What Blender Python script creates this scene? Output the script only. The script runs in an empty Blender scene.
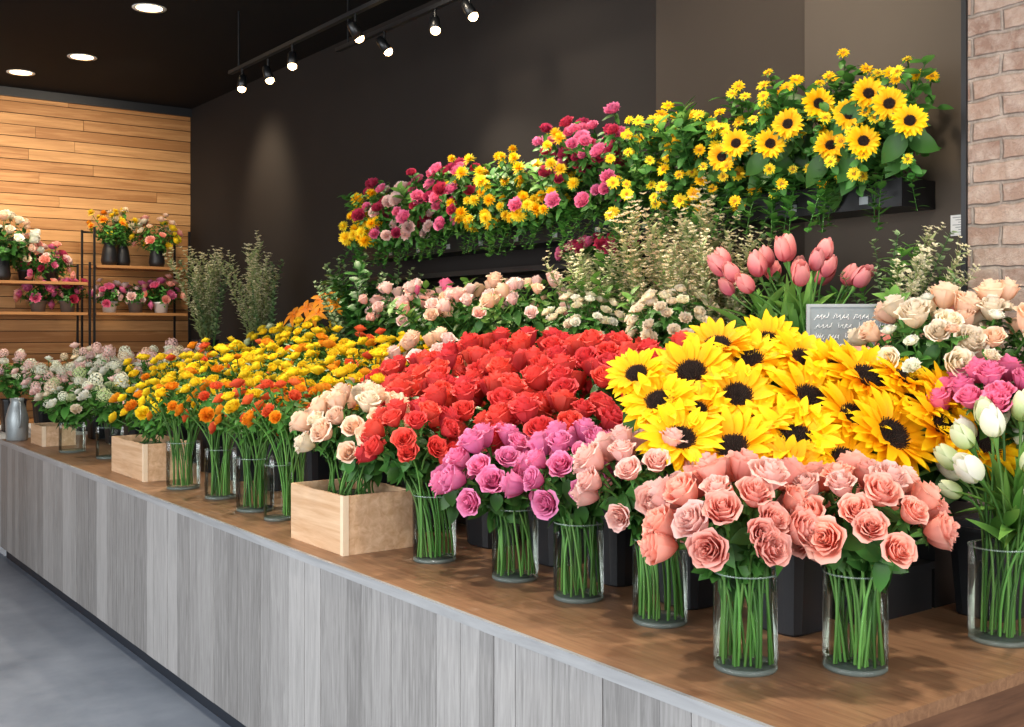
import bpy, math, random
from mathutils import Vector, Matrix, Quaternion
random.seed(7)
SC = bpy.context.scene
COL = SC.collection
SC.view_settings.view_transform = 'Standard'
R2 = Vector((.806, -.592, 0)); F2 = Vector((.592, .806, 0)); UP = Vector((0, 0, 1))
PI = math.pi

# ------------------------------------------------------------------ mesh builder
class MB:
    def __init__(s): s.v=[]; s.f=[]; s.m=[]; s.t=[]
    def grid(s, rows, mat=0, ts=None, closed=False):
        n0=len(s.v); nc=len(rows[0])
        for j,row in enumerate(rows):
            for p in row:
                s.v.append(tuple(p)); s.t.append(ts[j] if ts else 0.0)
        for j in range(len(rows)-1):
            for i in range(nc if closed else nc-1):
                a=n0+j*nc+i; b=n0+j*nc+(i+1)%nc
                s.f.append((a,b,b+nc,a+nc)); s.m.append(mat)
    def ngon(s, pts, mat=0, t=0.0):
        n0=len(s.v)
        for p in pts: s.v.append(tuple(p)); s.t.append(t)
        s.f.append(tuple(range(n0,n0+len(pts)))); s.m.append(mat)
    def tube(s, path, rad, mat=0, sides=6, cap=True, t=0.0):
        path=[Vector(p) for p in path]
        if not hasattr(rad,'__len__'): rad=[rad]*len(path)
        ax=(path[-1]-path[0])
        ref=Vector((1,0,0)) if abs(ax.x)<=min(abs(ax.y),abs(ax.z))+1e-6 else (Vector((0,1,0)) if abs(ax.y)<=abs(ax.z) else Vector((0,0,1)))
        rows=[]
        for k,p in enumerate(path):
            tg=(path[min(k+1,len(path)-1)]-path[max(k-1,0)])
            if tg.length<1e-9: tg=ax
            tg=tg.normalized()
            u=tg.cross(ref)
            if u.length<1e-6: u=tg.orthogonal()
            u.normalize(); w=tg.cross(u)
            rows.append([p+(u*math.cos(a)+w*math.sin(a))*rad[k] for a in [2*PI*i/sides for i in range(sides)]])
        s.grid(rows,mat,[t]*len(rows),True)
        if cap:
            s.ngon(rows[0],mat,t); s.ngon(rows[-1][::-1],mat,t)
    def lathe(s, prof, mat=0, sides=28, c=(0,0,0)):
        rows=[[Vector((c[0]+r*math.cos(a),c[1]+r*math.sin(a),c[2]+z)) for a in [2*PI*i/sides for i in range(sides)]] for r,z in prof]
        s.grid(rows,mat,None,True)
    def box(s, a, b, mat=0, t=0.0):
        x0,y0,z0=a; x1,y1,z1=b
        n=len(s.v)
        for p in [(x0,y0,z0),(x1,y0,z0),(x1,y1,z0),(x0,y1,z0),(x0,y0,z1),(x1,y0,z1),(x1,y1,z1),(x0,y1,z1)]:
            s.v.append(p); s.t.append(t)
        for q in [(0,3,2,1),(4,5,6,7),(0,1,5,4),(1,2,6,5),(2,3,7,6),(3,0,4,7)]:
            s.f.append(tuple(n+i for i in q)); s.m.append(mat)
    def add(s, o, M=None, mo=0):
        n=len(s.v)
        for p,t in zip(o.v,o.t):
            q=(M@Vector(p)) if M else p
            s.v.append(tuple(q)); s.t.append(t)
        for f,m in zip(o.f,o.m):
            s.f.append(tuple(n+i for i in f)); s.m.append(m+mo)
    def mesh(s, name, mats, smooth=True):
        me=bpy.data.meshes.new(name)
        me.from_pydata(s.v,[],s.f)
        for m in mats: me.materials.append(m)
        me.polygons.foreach_set('material_index', s.m)
        me.polygons.foreach_set('use_smooth',[smooth]*len(s.f))
        at=me.attributes.new('t','FLOAT','POINT'); at.data.foreach_set('value',s.t)
        me.update()
        return me

def leaf(mb, base, d, up, L, W, bend=0.0, mat=0, fold=.25, seg=5, t=0.5, tip=.85, pw=.8):
    base=Vector(base); d=Vector(d).normalized(); up=Vector(up)
    up=(up-d*up.dot(d))
    up=up.normalized() if up.length>1e-6 else d.orthogonal().normalized()
    sd=d.cross(up)
    rows=[];ts=[]
    for j in range(seg+1):
        q=j/seg
        w=max(math.sin(PI*min(1,q**tip)),0)**pw*W*.5+.0004
        c=base+d*(L*q)+up*(bend*L*q*q)
        rows.append([c-sd*w+up*fold*w, c, c+sd*w+up*fold*w]); ts.append(q)
    mb.grid(rows,mat,ts)

# ------------------------------------------------------------------ objects
def new(name, me, parent=None, loc=(0,0,0), rot=None, scale=None, **kw):
    o=bpy.data.objects.new(name,me); COL.objects.link(o)
    o.location=loc
    if rot is not None:
        o.rotation_mode='QUATERNION'; o.rotation_quaternion=rot
    if scale is not None: o.scale=(scale,)*3 if not hasattr(scale,'__len__') else scale
    if parent is not None: o.parent=parent
    for k,v in kw.items(): o[k]=v
    return o
def thing(name, me, label, category, loc=(0,0,0), rot=None, scale=None, group=None):
    o=new(name,me,None,loc,rot,scale,label=label,category=category)
    if group: o['group']=group
    return o
def qn(n, spin=0.0):
    return Vector((0,0,1)).rotation_difference(Vector(n).normalized()) @ Quaternion((0,0,1),spin)

# ------------------------------------------------------------------ materials
def hexc(h):
    h=h.lstrip('#'); r=[]
    for i in (0,2,4):
        c=int(h[i:i+2],16)/255
        r.append(c/12.92 if c<=.04045 else ((c+.055)/1.055)**2.4)
    return (r[0],r[1],r[2],1)
def mat_base(name):
    m=bpy.data.materials.new(name); m.use_nodes=True
    nt=m.node_tree; b=nt.nodes['Principled BSDF']
    return m,nt,b
def plain(name,c,rough=.5,metal=0.0,noise=.12,scale=30,bump=0.0,spec=.5):
    m,nt,b=mat_base(name); N=nt.nodes; L=nt.links
    col=hexc(c)
    tc=N.new('ShaderNodeTexCoord'); nz=N.new('ShaderNodeTexNoise'); nz.inputs['Scale'].default_value=scale; nz.inputs['Detail'].default_value=4
    L.new(tc.outputs['Object'],nz.inputs['Vector'])
    mx=N.new('ShaderNodeMix'); mx.data_type='RGBA'
    mx.inputs[6].default_value=tuple(x*(1-noise) for x in col[:3])+(1,)
    mx.inputs[7].default_value=tuple(min(1,x*(1+noise)) for x in col[:3])+(1,)
    L.new(nz.outputs['Fac'],mx.inputs[0]); L.new(mx.outputs[2],b.inputs['Base Color'])
    b.inputs['Roughness'].default_value=rough; b.inputs['Metallic'].default_value=metal
    b.inputs['Specular IOR Level'].default_value=spec
    if bump:
        bp=N.new('ShaderNodeBump'); bp.inputs['Strength'].default_value=bump; bp.inputs['Distance'].default_value=.01
        L.new(nz.outputs['Fac'],bp.inputs['Height']); L.new(bp.outputs['Normal'],b.inputs['Normal'])
    return m
def petal(name,c0,c1,trans=.25,rough=.55,var=.12):
    m,nt,b=mat_base(name); N=nt.nodes; L=nt.links
    at=N.new('ShaderNodeAttribute'); at.attribute_name='t'
    mx=N.new('ShaderNodeMix'); mx.data_type='RGBA'
    mx.inputs[6].default_value=hexc(c0); mx.inputs[7].default_value=hexc(c1)
    L.new(at.outputs['Fac'],mx.inputs[0])
    oi=N.new('ShaderNodeObjectInfo')
    mr=N.new('ShaderNodeMapRange'); mr.inputs['To Min'].default_value=1-var; mr.inputs['To Max'].default_value=1+var*.6
    L.new(oi.outputs['Random'],mr.inputs['Value'])
    hs=N.new('ShaderNodeHueSaturation')
    L.new(mr.outputs[0],hs.inputs['Value']); L.new(mx.outputs[2],hs.inputs['Color'])
    mr2=N.new('ShaderNodeMapRange'); mr2.inputs['To Min'].default_value=.494; mr2.inputs['To Max'].default_value=.507
    L.new(oi.outputs['Random'],mr2.inputs['Value']); L.new(mr2.outputs[0],hs.inputs['Hue'])
    L.new(hs.outputs[0],b.inputs['Base Color'])
    b.inputs['Roughness'].default_value=rough; b.inputs['Specular IOR Level'].default_value=.25
    tr=N.new('ShaderNodeBsdfTranslucent'); L.new(hs.outputs[0],tr.inputs['Color'])
    ms=N.new('ShaderNodeMixShader'); ms.inputs[0].default_value=trans
    L.new(b.outputs[0],ms.inputs[1]); L.new(tr.outputs[0],ms.inputs[2])
    L.new(ms.outputs[0],N['Material Output'].inputs['Surface'])
    return m
def wood(name,c0,c1,axis=1,rough=.5,useT=False,stretch=14,bump=.15,fine=9,tvar=.42,lo=.32,hi=.68):
    """grain runs along axis (0,1,2)"""
    m,nt,b=mat_base(name); N=nt.nodes; L=nt.links
    tc=N.new('ShaderNodeTexCoord'); mp=N.new('ShaderNodeMapping')
    sc=[stretch]*3; sc[axis]=stretch/16; mp.inputs['Scale'].default_value=sc
    L.new(tc.outputs['Object'],mp.inputs['Vector'])
    nz=N.new('ShaderNodeTexNoise'); nz.inputs['Scale'].default_value=fine/4; nz.inputs['Detail'].default_value=7; nz.inputs['Roughness'].default_value=.65; nz.inputs['Distortion'].default_value=.6
    L.new(mp.outputs[0],nz.inputs['Vector'])
    cr=N.new('ShaderNodeValToRGB'); cr.color_ramp.elements[0].position=lo; cr.color_ramp.elements[1].position=hi
    cr.color_ramp.elements[0].color=hexc(c0); cr.color_ramp.elements[1].color=hexc(c1)
    fac=nz.outputs['Fac']
    if useT:
        at=N.new('ShaderNodeAttribute'); at.attribute_name='t'
        add=N.new('ShaderNodeVectorMath'); add.operation='ADD'
        cm=N.new('ShaderNodeCombineXYZ')
        mu=N.new('ShaderNodeMath'); mu.operation='MULTIPLY'; mu.inputs[1].default_value=37
        L.new(at.outputs['Fac'],mu.inputs[0])
        for i in range(3): L.new(mu.outputs[0],cm.inputs[i])
        L.new(mp.outputs[0],add.inputs[0]); L.new(cm.outputs[0],add.inputs[1]); L.new(add.outputs[0],nz.inputs['Vector'])
        a2=N.new('ShaderNodeMath'); a2.operation='MULTIPLY_ADD'; a2.inputs[1].default_value=tvar; a2.inputs[2].default_value=-tvar/2
        L.new(at.outputs['Fac'],a2.inputs[0])
        a3=N.new('ShaderNodeMath'); a3.operation='ADD'; L.new(a2.outputs[0],a3.inputs[0]); L.new(fac,a3.inputs[1]); fac=a3.outputs[0]
    L.new(fac,cr.inputs[0]); L.new(cr.outputs[0],b.inputs['Base Color'])
    b.inputs['Roughness'].default_value=rough
    bp=N.new('ShaderNodeBump'); bp.inputs['Strength'].default_value=bump; bp.inputs['Distance'].default_value=.004
    L.new(nz.outputs['Fac'],bp.inputs['Height']); L.new(bp.outputs['Normal'],b.inputs['Normal'])
    return m
def glassy(name,tint,refl=.12,mul=.6,solid=0.0):
    m,nt,b=mat_base(name); N=nt.nodes; L=nt.links
    t=N.new('ShaderNodeBsdfTransparent'); t.inputs[0].default_value=tint
    g=N.new('ShaderNodeBsdfGlossy'); g.inputs['Roughness'].default_value=.03
    lw=N.new('ShaderNodeLayerWeight'); lw.inputs[0].default_value=refl
    mu=N.new('ShaderNodeMath'); mu.operation='MULTIPLY'; mu.inputs[1].default_value=mul; L.new(lw.outputs['Fresnel'],mu.inputs[0])
    ms=N.new('ShaderNodeMixShader'); L.new(mu.outputs[0],ms.inputs[0]); L.new(t.outputs[0],ms.inputs[1]); L.new(g.outputs[0],ms.inputs[2])
    last=ms.outputs[0]
    if solid:
        b.inputs['Base Color'].default_value=(.62,.76,.70,1); b.inputs['Roughness'].default_value=.15
        m2=N.new('ShaderNodeMixShader'); m2.inputs[0].default_value=solid; L.new(last,m2.inputs[1]); L.new(b.outputs[0],m2.inputs[2]); last=m2.outputs[0]
    else: N.remove(b)
    L.new(last,N['Material Output'].inputs['Surface'])
    return m
def emis(name,c,s):
    m,nt,b=mat_base(name); b.inputs['Base Color'].default_value=hexc(c)
    b.inputs['Emission Color'].default_value=hexc(c); b.inputs['Emission Strength'].default_value=s
    return m

PET={
 'salmon':petal('petal_salmon','#F97F6C','#FFC4B4'),
 'blush':petal('petal_blush','#FAA89A','#FFDAD0'),
 'magenta':petal('petal_magenta','#E04E94','#FA9CC6'),
 'red':petal('petal_red','#CE1C26','#F45E58'),
 'peach':petal('petal_peach','#F8BE98','#FFE4CC'),
 'cream':petal('petal_cream','#F2D9A8','#FBF1DE'),
 'white':petal('petal_white','#E8ECC8','#FAF9F0'),
 'greenwhite':petal('petal_green_white','#A9C46A','#E6EDC8'),
 'yellow':petal('petal_yellow','#FBC600','#FFE93A'),
 'orange':petal('petal_orange','#F28408','#FFB030'),
 'coral':petal('petal_coral','#E8441C','#FA7C4C'),
 'sunyellow':petal('petal_sun_yellow','#FAAA00','#FFD814',var=.08),
 'hotpink':petal('petal_hot_pink','#DE4A8A','#F88EB6'),
 'palepink':petal('petal_pale_pink','#F2BCB4','#FCE4DE'),
 'lilac':petal('petal_lilac','#DCB0BA','#F2D8DC'),
 'tulip':petal('petal_tulip_pink','#DB5E74','#F8A8A4'),
 'burgundy':petal('petal_burgundy','#9A2044','#CC4468'),
 'beige':petal('petal_beige','#DAD2A4','#F4EED4'),
}
GREEN=petal('leaf_green','#356526','#578F3C',trans=.15,rough=.42,var=.3)
DGREEN=petal('leaf_dark_green','#284E20','#487A34',trans=.12,rough=.4,var=.3)
LGREEN=petal('leaf_light_green','#4F8434','#7CAA50',trans=.2,rough=.45,var=.2)
EUC=petal('leaf_eucalyptus','#607C52','#93A878',trans=.12,rough=.6,var=.2)
SAGE=petal('leaf_sage','#84965E','#B4C08C',trans=.15,rough=.6,var=.2)
STEM=petal('stem_green','#3E6C2C','#6C9A4C',trans=.0,rough=.4,var=.35)
DRYSTEM=plain('dry_stem','#7F8C50',.8)
SEED=plain('seed_brown','#24130A',.9,noise=.5,scale=40)
SEEDR=plain('seed_ring_brown','#3A1E0C',.9,noise=.5,scale=40)
YDISK=plain('daisy_disk','#B07408',.9,noise=.3)
GLASS=glassy('clear_glass',(.98,.995,.985,1),.22,.75)
WATER=glassy('water',(.965,.99,.965,1),.1,.3)
GBASE=glassy('thick_glass_base',(.9,.96,.93,1),.3,.45,.18)
BLACK=plain('black_plastic','#17181B',.45)
NAVY=plain('dark_slate_plastic','#1B1F24',.4)
BMETAL=plain('black_metal','#101113',.35)
GALV=plain('galvanised_metal','#A3ABAD',.4,.4,scale=12,noise=.2)
WHITE=plain('white_ceramic','#E8E6E0',.3,noise=.04)
TERRA=plain('grey_brown_pot','#6E625A',.6,noise=.1)
CHALK=plain('chalk_white','#F4F6F6',.9,noise=.03)
SLATE=plain('pale_slate_board','#939C9F',.6,noise=.12)

# ------------------------------------------------------------------ bloom geometry
def patch(mb,theta,w,prof,nu=5,nv=5,top=.28,spiral=.02,ruf=0.0,ph=0.0,mat=0,base_w=.6):
    rows=[];ts=[]
    for j in range(nv+1):
        v=j/nv; row=[]
        for i in range(nu+1):
            u=-1+2*i/nu
            vv=v*(1-top*abs(u)**2.5)
            r,z=prof(vv)
            r+=spiral*u*v
            r+=ruf*math.sin(u*6+ph)*v**3
            z+=ruf*.6*math.sin(u*8+ph*2)*v**4
            a=theta+u*w*(base_w+(1-base_w)*math.sin(v*PI*.5))
            row.append(Vector((r*math.cos(a),r*math.sin(a),z)))
        rows.append(row); ts.append(v)
    mb.grid(rows,mat,ts)
def rose_geo(seed,open_=1.0):
    rd=random.Random(seed); mb=MB()
    for k,(n,o,w) in enumerate([(2,.0,1.9),(3,.14,1.5),(3,.32,1.2),(4,.54,1.0),(4,.76,.95),(5,1.0,.86)]):
        off=rd.uniform(0,6)
        for i in range(n):
            th=off+2*PI*i/n+rd.uniform(-.14,.14)
            j=rd.uniform(.90,1.08)
            Rb=(.055+.305*o)*j; H=(.92-.18*o**2)*rd.uniform(.94,1.05); cu=(.015+.125*o*open_)*rd.uniform(.6,1.3)
            def prof(v,Rb=Rb,H=H,cu=cu,o=o):
                r=Rb*(1-(1-v)**3.0)*(1-.12*v*(1-o))+cu*v**6
                return r, H*v**1.02-cu*1.15*v**9
            patch(mb,th,w,prof,6,8,.2,.03,.014+.018*o,rd.uniform(0,6))
    return mb
def ran_geo(seed,ruf=.02):
    rd=random.Random(seed); mb=MB()
    for (n,o,w) in [(3,.05,1.6),(5,.25,1.0),(6,.45,.85),(7,.65,.75),(8,.85,.62),(8,1.0,.6)]:
        off=rd.uniform(0,6)
        for i in range(n):
            th=off+2*PI*i/n
            Rb=(.05+.38*o)*rd.uniform(.90,1.1); H=(.66-.24*o)*rd.uniform(.88,1.08)
            def prof(v,Rb=Rb,H=H,o=o):
                return Rb*(1-(1-v)**2.2)*(1-.15*(1-o)*v)+.07*o*v**4, H*v-.05*o*v**6
            patch(mb,th,w,prof,4,4,.25,.015,ruf,rd.uniform(0,6))
    return mb
def tulip_geo(seed):
    rd=random.Random(seed); mb=MB(); op=1+.12*seed
    for k,(R,H,off) in enumerate([(.23,1.0,0),(.28*op,.96,PI/3)]):
        for i in range(3):
            th=off+2*PI*i/3
            def prof(v,R=R*rd.uniform(.95,1.05),H=H*rd.uniform(.94,1.04)):
                return R*math.sin(min(PI*.93,PI*(v**.72)*.86))**.75+.005, H*v
            patch(mb,th,1.05,prof,6,8,.36,.01,0,0)
    return mb
def hyd_geo(seed):
    rd=random.Random(seed); mb=MB(); n=46
    for k in range(n):
        c=1-1.75*(k+.5)/n; th=k*2.39996; s=math.sqrt(max(0,1-c*c))
        nr=Vector((s*math.cos(th),s*math.sin(th),c)); p=nr*.42*rd.uniform(.85,1.1)+Vector((0,0,.38))
        a=nr.orthogonal().normalized(); b=nr.cross(a); sp=rd.uniform(0,1.5)
        for q in range(4):
            an=sp+q*PI/2; d=(a*math.cos(an)+b*math.sin(an)+nr*.25)
            leaf(mb,p,d,nr,.11,.11,-.1,0,.05,3,tip=.7)
    return mb
def ray_geo(seed,npet,layers,L0,W,droop=.0,lift=.22,seg=6,pw=.8,wild=.25):
    rd=random.Random(seed); mb=MB()
    for l in range(layers):
        for i in range(npet):
            a=2*PI*(i+.5*l)/npet+rd.uniform(-.08,.08)
            L=(.5-L0)*rd.uniform(.84,1.1)*(1 if l==0 else .94)
            el=rd.uniform(-.05,.28)+lift*l
            d=Vector((math.cos(a)*math.cos(el),math.sin(a)*math.cos(el),math.sin(el)))
            leaf(mb,(math.cos(a)*L0,math.sin(a)*L0,.02+.015*l),d,(rd.uniform(-wild,wild),rd.uniform(-wild,wild),1),L,W*rd.uniform(.85,1.15),rd.uniform(-.35,.12)+droop,0,.35,seg,tip=.8,pw=pw)
    return mb
def disk_geo(r,h,ncone):
    mb=MB(); prof=[(.001,-.02),(r*.8,-.02),(r,.01),(r*.98,.03),(r*.8,.03+h*.7),(r*.5,.03+h),(r*.3,.03+h*.8),(.001,.03+h*.6)]
    mb.lathe(prof,0,16)
    for k in range(ncone):
        q=math.sqrt((k+.5)/ncone); th=k*2.39996; rr=r*q*.98
        z=.03+h*(.75 if q<.4 else (1 if q<.75 else .6))
        p=Vector((rr*math.cos(th),rr*math.sin(th),z-.01)); nr=Vector((math.cos(th)*q*.6,math.sin(th)*q*.6,1)).normalized()
        mb.tube([p,p+nr*.04],[.014,.003],1 if q>.72 else 0,4,False)
    return mb
GEO={}
def geo(kind,var):
    k=(kind,var)
    if k not in GEO:
        GEO[k]={'rose':lambda:rose_geo(var*3+1),'ranunculus':lambda:ran_geo(var*5+2,.03),'carnation':lambda:ran_geo(var*5+3,.07),
          'tulip':lambda:tulip_geo(var),'hydrangea':lambda:hyd_geo(var),
          'sunflower':lambda:ray_geo(var,17,3,.14,.132,lift=.17,seg=8,pw=.66,wild=.22),'daisy':lambda:ray_geo(var+9,12,2,.08,.15),
          'chrysanthemum':lambda:ray_geo(var+19,13,4,.03,.13,lift=.3),'lily':lambda:ray_geo(var+29,6,1,.01,.2,-.25,0)}[kind]()
    return GEO[k]
MC={}
def bloom_parts(kind,col,var):
    k=('b',kind,col,var)
    if k not in MC:
        nm={'sunflower':'petals','daisy':'petals'}.get(kind,'bloom')
        parts=[(nm,geo(kind,var).mesh(kind+'_'+col,[PET[col]]))]
        if kind=='sunflower': parts.append(('seed_disk',disk_geo(.175,.05,170).mesh('seed_disk',[SEED,SEEDR])))
        if kind=='daisy': parts.append(('disk',disk_geo(.11,.05,24).mesh('daisy_disk',[YDISK,YDISK])))
        MC[k]=parts
    return MC[k]
def foliage_geo(kind,var):
    rd=random.Random(var+77); mb=MB()
    if kind=='sunflower':
        for i in range(14):
            a=i*2*PI/14; leaf(mb,(math.cos(a)*.02,math.sin(a)*.02,-.006),(math.cos(a),math.sin(a),.1),UP,.05,.02,-.3,0,.1,3)
        for i in range(5):
            a=i*2.4+rd.uniform(-.4,.4); z=-.06-.05*i
            leaf(mb,(0,0,z),(math.cos(a),math.sin(a),rd.uniform(-.3,.5)),UP,.13*rd.uniform(.8,1.2),.085,-.5)
    elif kind=='tulip':
        for i in range(2):
            a=i*2.7+rd.uniform(-.4,.4)
            leaf(mb,(0,0,-.24),(math.cos(a)*.45,math.sin(a)*.45,1),Vector((-math.cos(a),-math.sin(a),.5)),.19*rd.uniform(.8,1.15),.036,-.45,0,.35,8,tip=.7)
    elif kind=='lily': pass
    elif kind=='ranunculus' or kind=='carnation':
        for i in range(9):
            a=i*2.4+rd.uniform(-.4,.4); z=-.015-.2*(i/9)
            d=Vector((math.cos(a),math.sin(a),rd.uniform(-.1,.9)))
            leaf(mb,(0,0,z),d,UP,.055*rd.uniform(.8,1.3),.022,rd.uniform(-.5,-.1))
    else:
        n={'rose':7,'hydrangea':6}.get(kind,5); L0={'hydrangea':.09,'rose':.072}.get(kind,.045)
        for i in range(n):
            a=i*2.4+rd.uniform(-.4,.4); z=-.03-.2*(i/n)
            d=Vector((math.cos(a),math.sin(a),rd.uniform(-.5,.45)))
            leaf(mb,(0,0,z),d,UP,L0*rd.uniform(.8,1.3),L0*.62,rd.uniform(-.5,-.1))
        for i in range(5):
            a=i*2*PI/5; leaf(mb,(0,0,.002),(math.cos(a),math.sin(a),.25),UP,.028,.012,-.4,0,.1,3)
    return mb
def foliage(kind,var):
    k=('f',kind,var)
    if k not in MC:
        MC[k]=foliage_geo(kind,var).mesh('foliage_'+kind,[{'tulip':LGREEN,'rose':DGREEN,'sunflower':DGREEN}.get(kind,GREEN)])
    return MC[k]
def straight_stem(L):
    k=('s',round(L,2))
    if k not in MC:
        mb=MB(); mb.tube([(0,0,-L),(0.004,0,-L*.5),(0,0,-.02),(0,0,.004)],[.0032,.003,.003,.009],0,5)
        MC[k]=mb.mesh('stem',[STEM])
    return MC[k]
def lite_mesh(kind,col,var,size,L=.3):
    size=round(size/.004)*.004
    k=('l',kind,col,var,round(size,3),L)
    if k not in MC:
        mb=MB(); S=Matrix.Scale(size,4)
        mats=[PET[col],DGREEN if kind=='rose' else GREEN,STEM,YDISK,SEED,SEEDR]
        mb.add(geo(kind,var),S,0)
        if kind!='lily': mb.add(foliage_geo(kind,var),None,1)
        mb.tube([(0,0,-L),(0,0,0)],.003,2,4,False)
        if kind=='daisy': mb.add(disk_geo(.11,.05,10),S,3)
        mb.m=[3 if (kind=='daisy' and m==4) else m for m in mb.m]
        MC[k]=mb.mesh(kind+'_whole',mats)
    return MC[k]

def bez(p,n=9):
    out=[]
    for i in range(n):
        t=i/(n-1); s=1-t
        out.append(p[0]*s**3+p[1]*3*s*s*t+p[2]*3*s*t*t+p[3]*t**3)
    return out
def flower(kind,col,p,n,size,label,group,style,base=None,rim=None,var=None,stemL=.3,rs=.0035,alias=None):
    var=random.randrange(3 if kind in('rose','tulip') else 2) if var is None else var
    p=Vector(p); n=Vector(n).normalized(); q=qn(n,random.uniform(0,6.28))
    cat=alias or kind
    if style=='lite':
        return thing(cat,lite_mesh(kind,col,var,size,stemL),label,cat.replace('_',' '),p,q,None,group)
    if style=='axis':
        base=p-n*stemL
    base=Vector(base)
    E=thing(cat,None,label,cat.replace('_',' '),base,None,None,group); E.empty_display_size=.02
    loc=p-base
    for nm,me in bloom_parts(kind,col,var): new(nm,me,E,loc,q,size)
    if kind!='lily': new('foliage',foliage(kind,var),E,loc,q)
    if style=='axis':
        new('stem',straight_stem(stemL),E,loc,q)
    else:
        rim=Vector(rim)
        pts=bez([Vector((0,0,0)),rim-base,loc-n*.1,loc],11)
        mb=MB(); rr=[rs]*len(pts); rr[-1]=rs*2.6
        mb.tube(pts,rr,0,6,True,random.random())
        new('stem',mb.mesh('stem',[STEM]),E)
    return E

def glass_mesh(r,h):
    k=('g',r,h)
    if k not in MC:
        mb=MB()
        mb.lathe([(r*.97,.014),(r,.02),(r,h-.003)],0,36)
        mb.lathe([(r,h-.003),(r+.001,h),(r-.0015,h+.0008),(r-.0025,h-.003),(r,h-.003)],1,36)
        mb.lathe([(.001,0),(r*.95,0),(r,.006),(r*.97,.014),(.001,.014)],1,36)
        wb=MB(); z1=h*.78; r2=r-.004
        wb.lathe([(.001,.0145),(r2,.0145),(r2,z1),(.001,z1)],0,36)
        MC[k]=(mb.mesh('glass_vase',[GLASS,GBASE]),wb.mesh('water',[WATER]))
    return MC[k]
def vase(x,y,z,r,h,label):
    g,w=glass_mesh(r,h)
    o=thing('glass_vase',g,label,'vase',(x,y,z),group='clear glass vases on the counter')
    new('water',w,o)
    return o
def bucket_mesh():
    if 'bk' not in MC:
        mb=MB(); N=24
        def ring(s,z):
            pts=[]
            for i in range(N):
                a=2*PI*i/N; c,sn=math.cos(a),math.sin(a)
                k=(abs(c)**6+abs(sn)**6)**(-1/6)
                pts.append(Vector((c*k*s,sn*k*s,z)))
            return pts
        mb.grid([ring(.001,0),ring(.072,0),ring(.077,.006),ring(.094,.245),ring(.1,.246),ring(.1,.258),ring(.092,.258),ring(.09,.24),ring(.074,.02),ring(.001,.02)],0,None,True)
        MC['bk']=mb.mesh('flower_bucket',[NAVY],False)
    return MC['bk']
def bucket(x,y,z):
    return thing('flower_bucket',bucket_mesh(),'dark square plastic bucket holding cut flowers','bucket',(x,y,z),group='dark flower buckets of the display')
CN={'palepink':'pale pink','hotpink':'hot pink','sunyellow':'yellow','greenwhite':'greenish white','lilac':'dusty pink'}
def bouquet(kind,cols,label,group,base,center,rad,n,size,style='axis',holder='bucket',phimax=1.75,rr=.066,rimh=.24,stemL=.3,up=.45,jit=.012,sizes=.1,alias=None,kmap=None):
    bx,by,bz=base
    if holder=='bucket': bucket(bx,by,bz)
    c=Vector(center); a,b,h=rad
    for i in range(n):
        t=(i+.5)/n
        ph=math.acos(max(-1,1-t*(1-math.cos(phimax)))); th=i*2.39996+random.uniform(-.15,.15)
        d=Vector((math.sin(ph)*math.cos(th),math.sin(ph)*math.sin(th),math.cos(ph)))
        p=c+Vector((a*d.x,b*d.y,h*d.z))+Vector([random.uniform(-jit,jit) for _ in range(3)])
        nr=Vector((d.x,d.y,d.z))+UP*up+Vector([random.uniform(-.2,.2) for _ in range(3)])
        col=random.choice(cols) if isinstance(cols,list) else cols
        sz=size*random.uniform(1-sizes,1+sizes)
        kd=kind; al=alias
        if kmap and col in kmap: kd,al=kmap[col]
        lab=label.replace('{c}',CN.get(col,col)).replace('{k}',(al or kd).replace('_',' '))
        if style=='full':
            to=(p-Vector((bx,by,p.z)))
            an=math.atan2(to.y,to.x)+random.uniform(-1.5,1.5); q=rr*random.random()**.35
            bs=Vector((bx+q*math.cos(an),by+q*math.sin(an),bz+.018))
            an2=an+random.uniform(-.6,.6)
            rim=Vector((bx+rr*.8*math.cos(an2),by+rr*.8*math.sin(an2),bz+rimh))
            flower(kd,col,p,nr,sz,lab,group,'full',bs,rim,rs=.0037,alias=al)
        else:
            ax=(p-Vector((bx,by,bz+.05))).normalized()
            ax=(ax*.6+nr.normalized()*.5)
            flower(kd,col,p,ax,sz,lab,group,style,stemL=stemL,alias=al)

# ------------------------------------------------------------------ room shell
XW,YW,ZC=3.93,10.82,3.9
def struct(name,me): 
    o=new(name,me); o['kind']='structure'; return o
m,nt,b=mat_base('polished_concrete'); N=nt.nodes;L=nt.links
tc=N.new('ShaderNodeTexCoord'); nz=N.new('ShaderNodeTexNoise'); nz.inputs['Scale'].default_value=2.2; nz.inputs['Detail'].default_value=10; nz.inputs['Roughness'].default_value=.68
L.new(tc.outputs['Object'],nz.inputs['Vector']); cr=N.new('ShaderNodeValToRGB')
cr.color_ramp.elements[0].position=.35; cr.color_ramp.elements[0].color=hexc('#66707E'); cr.color_ramp.elements[1].position=.68; cr.color_ramp.elements[1].color=hexc('#7E8795')
L.new(nz.outputs['Fac'],cr.inputs[0]); L.new(cr.outputs[0],b.inputs['Base Color']); b.inputs['Roughness'].default_value=.45
CONC=m
mb=MB(); mb.box((-4,-3,-.1),(4.1,YW+.1,0)); struct('floor',mb.mesh('floor',[CONC],False))
CEIL=plain('black_ceiling_paint','#0F0F11',.85,noise=.1,scale=3,spec=.2)
mb=MB(); mb.box((-4,-3,ZC),(4.1,YW+.1,ZC+.1)); struct('ceiling',mb.mesh('ceiling',[CEIL],False))
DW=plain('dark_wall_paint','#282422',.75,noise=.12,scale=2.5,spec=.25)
DW2=plain('taupe_wall_paint','#574E45',.75,noise=.08,scale=2.5,spec=.25)
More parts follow.
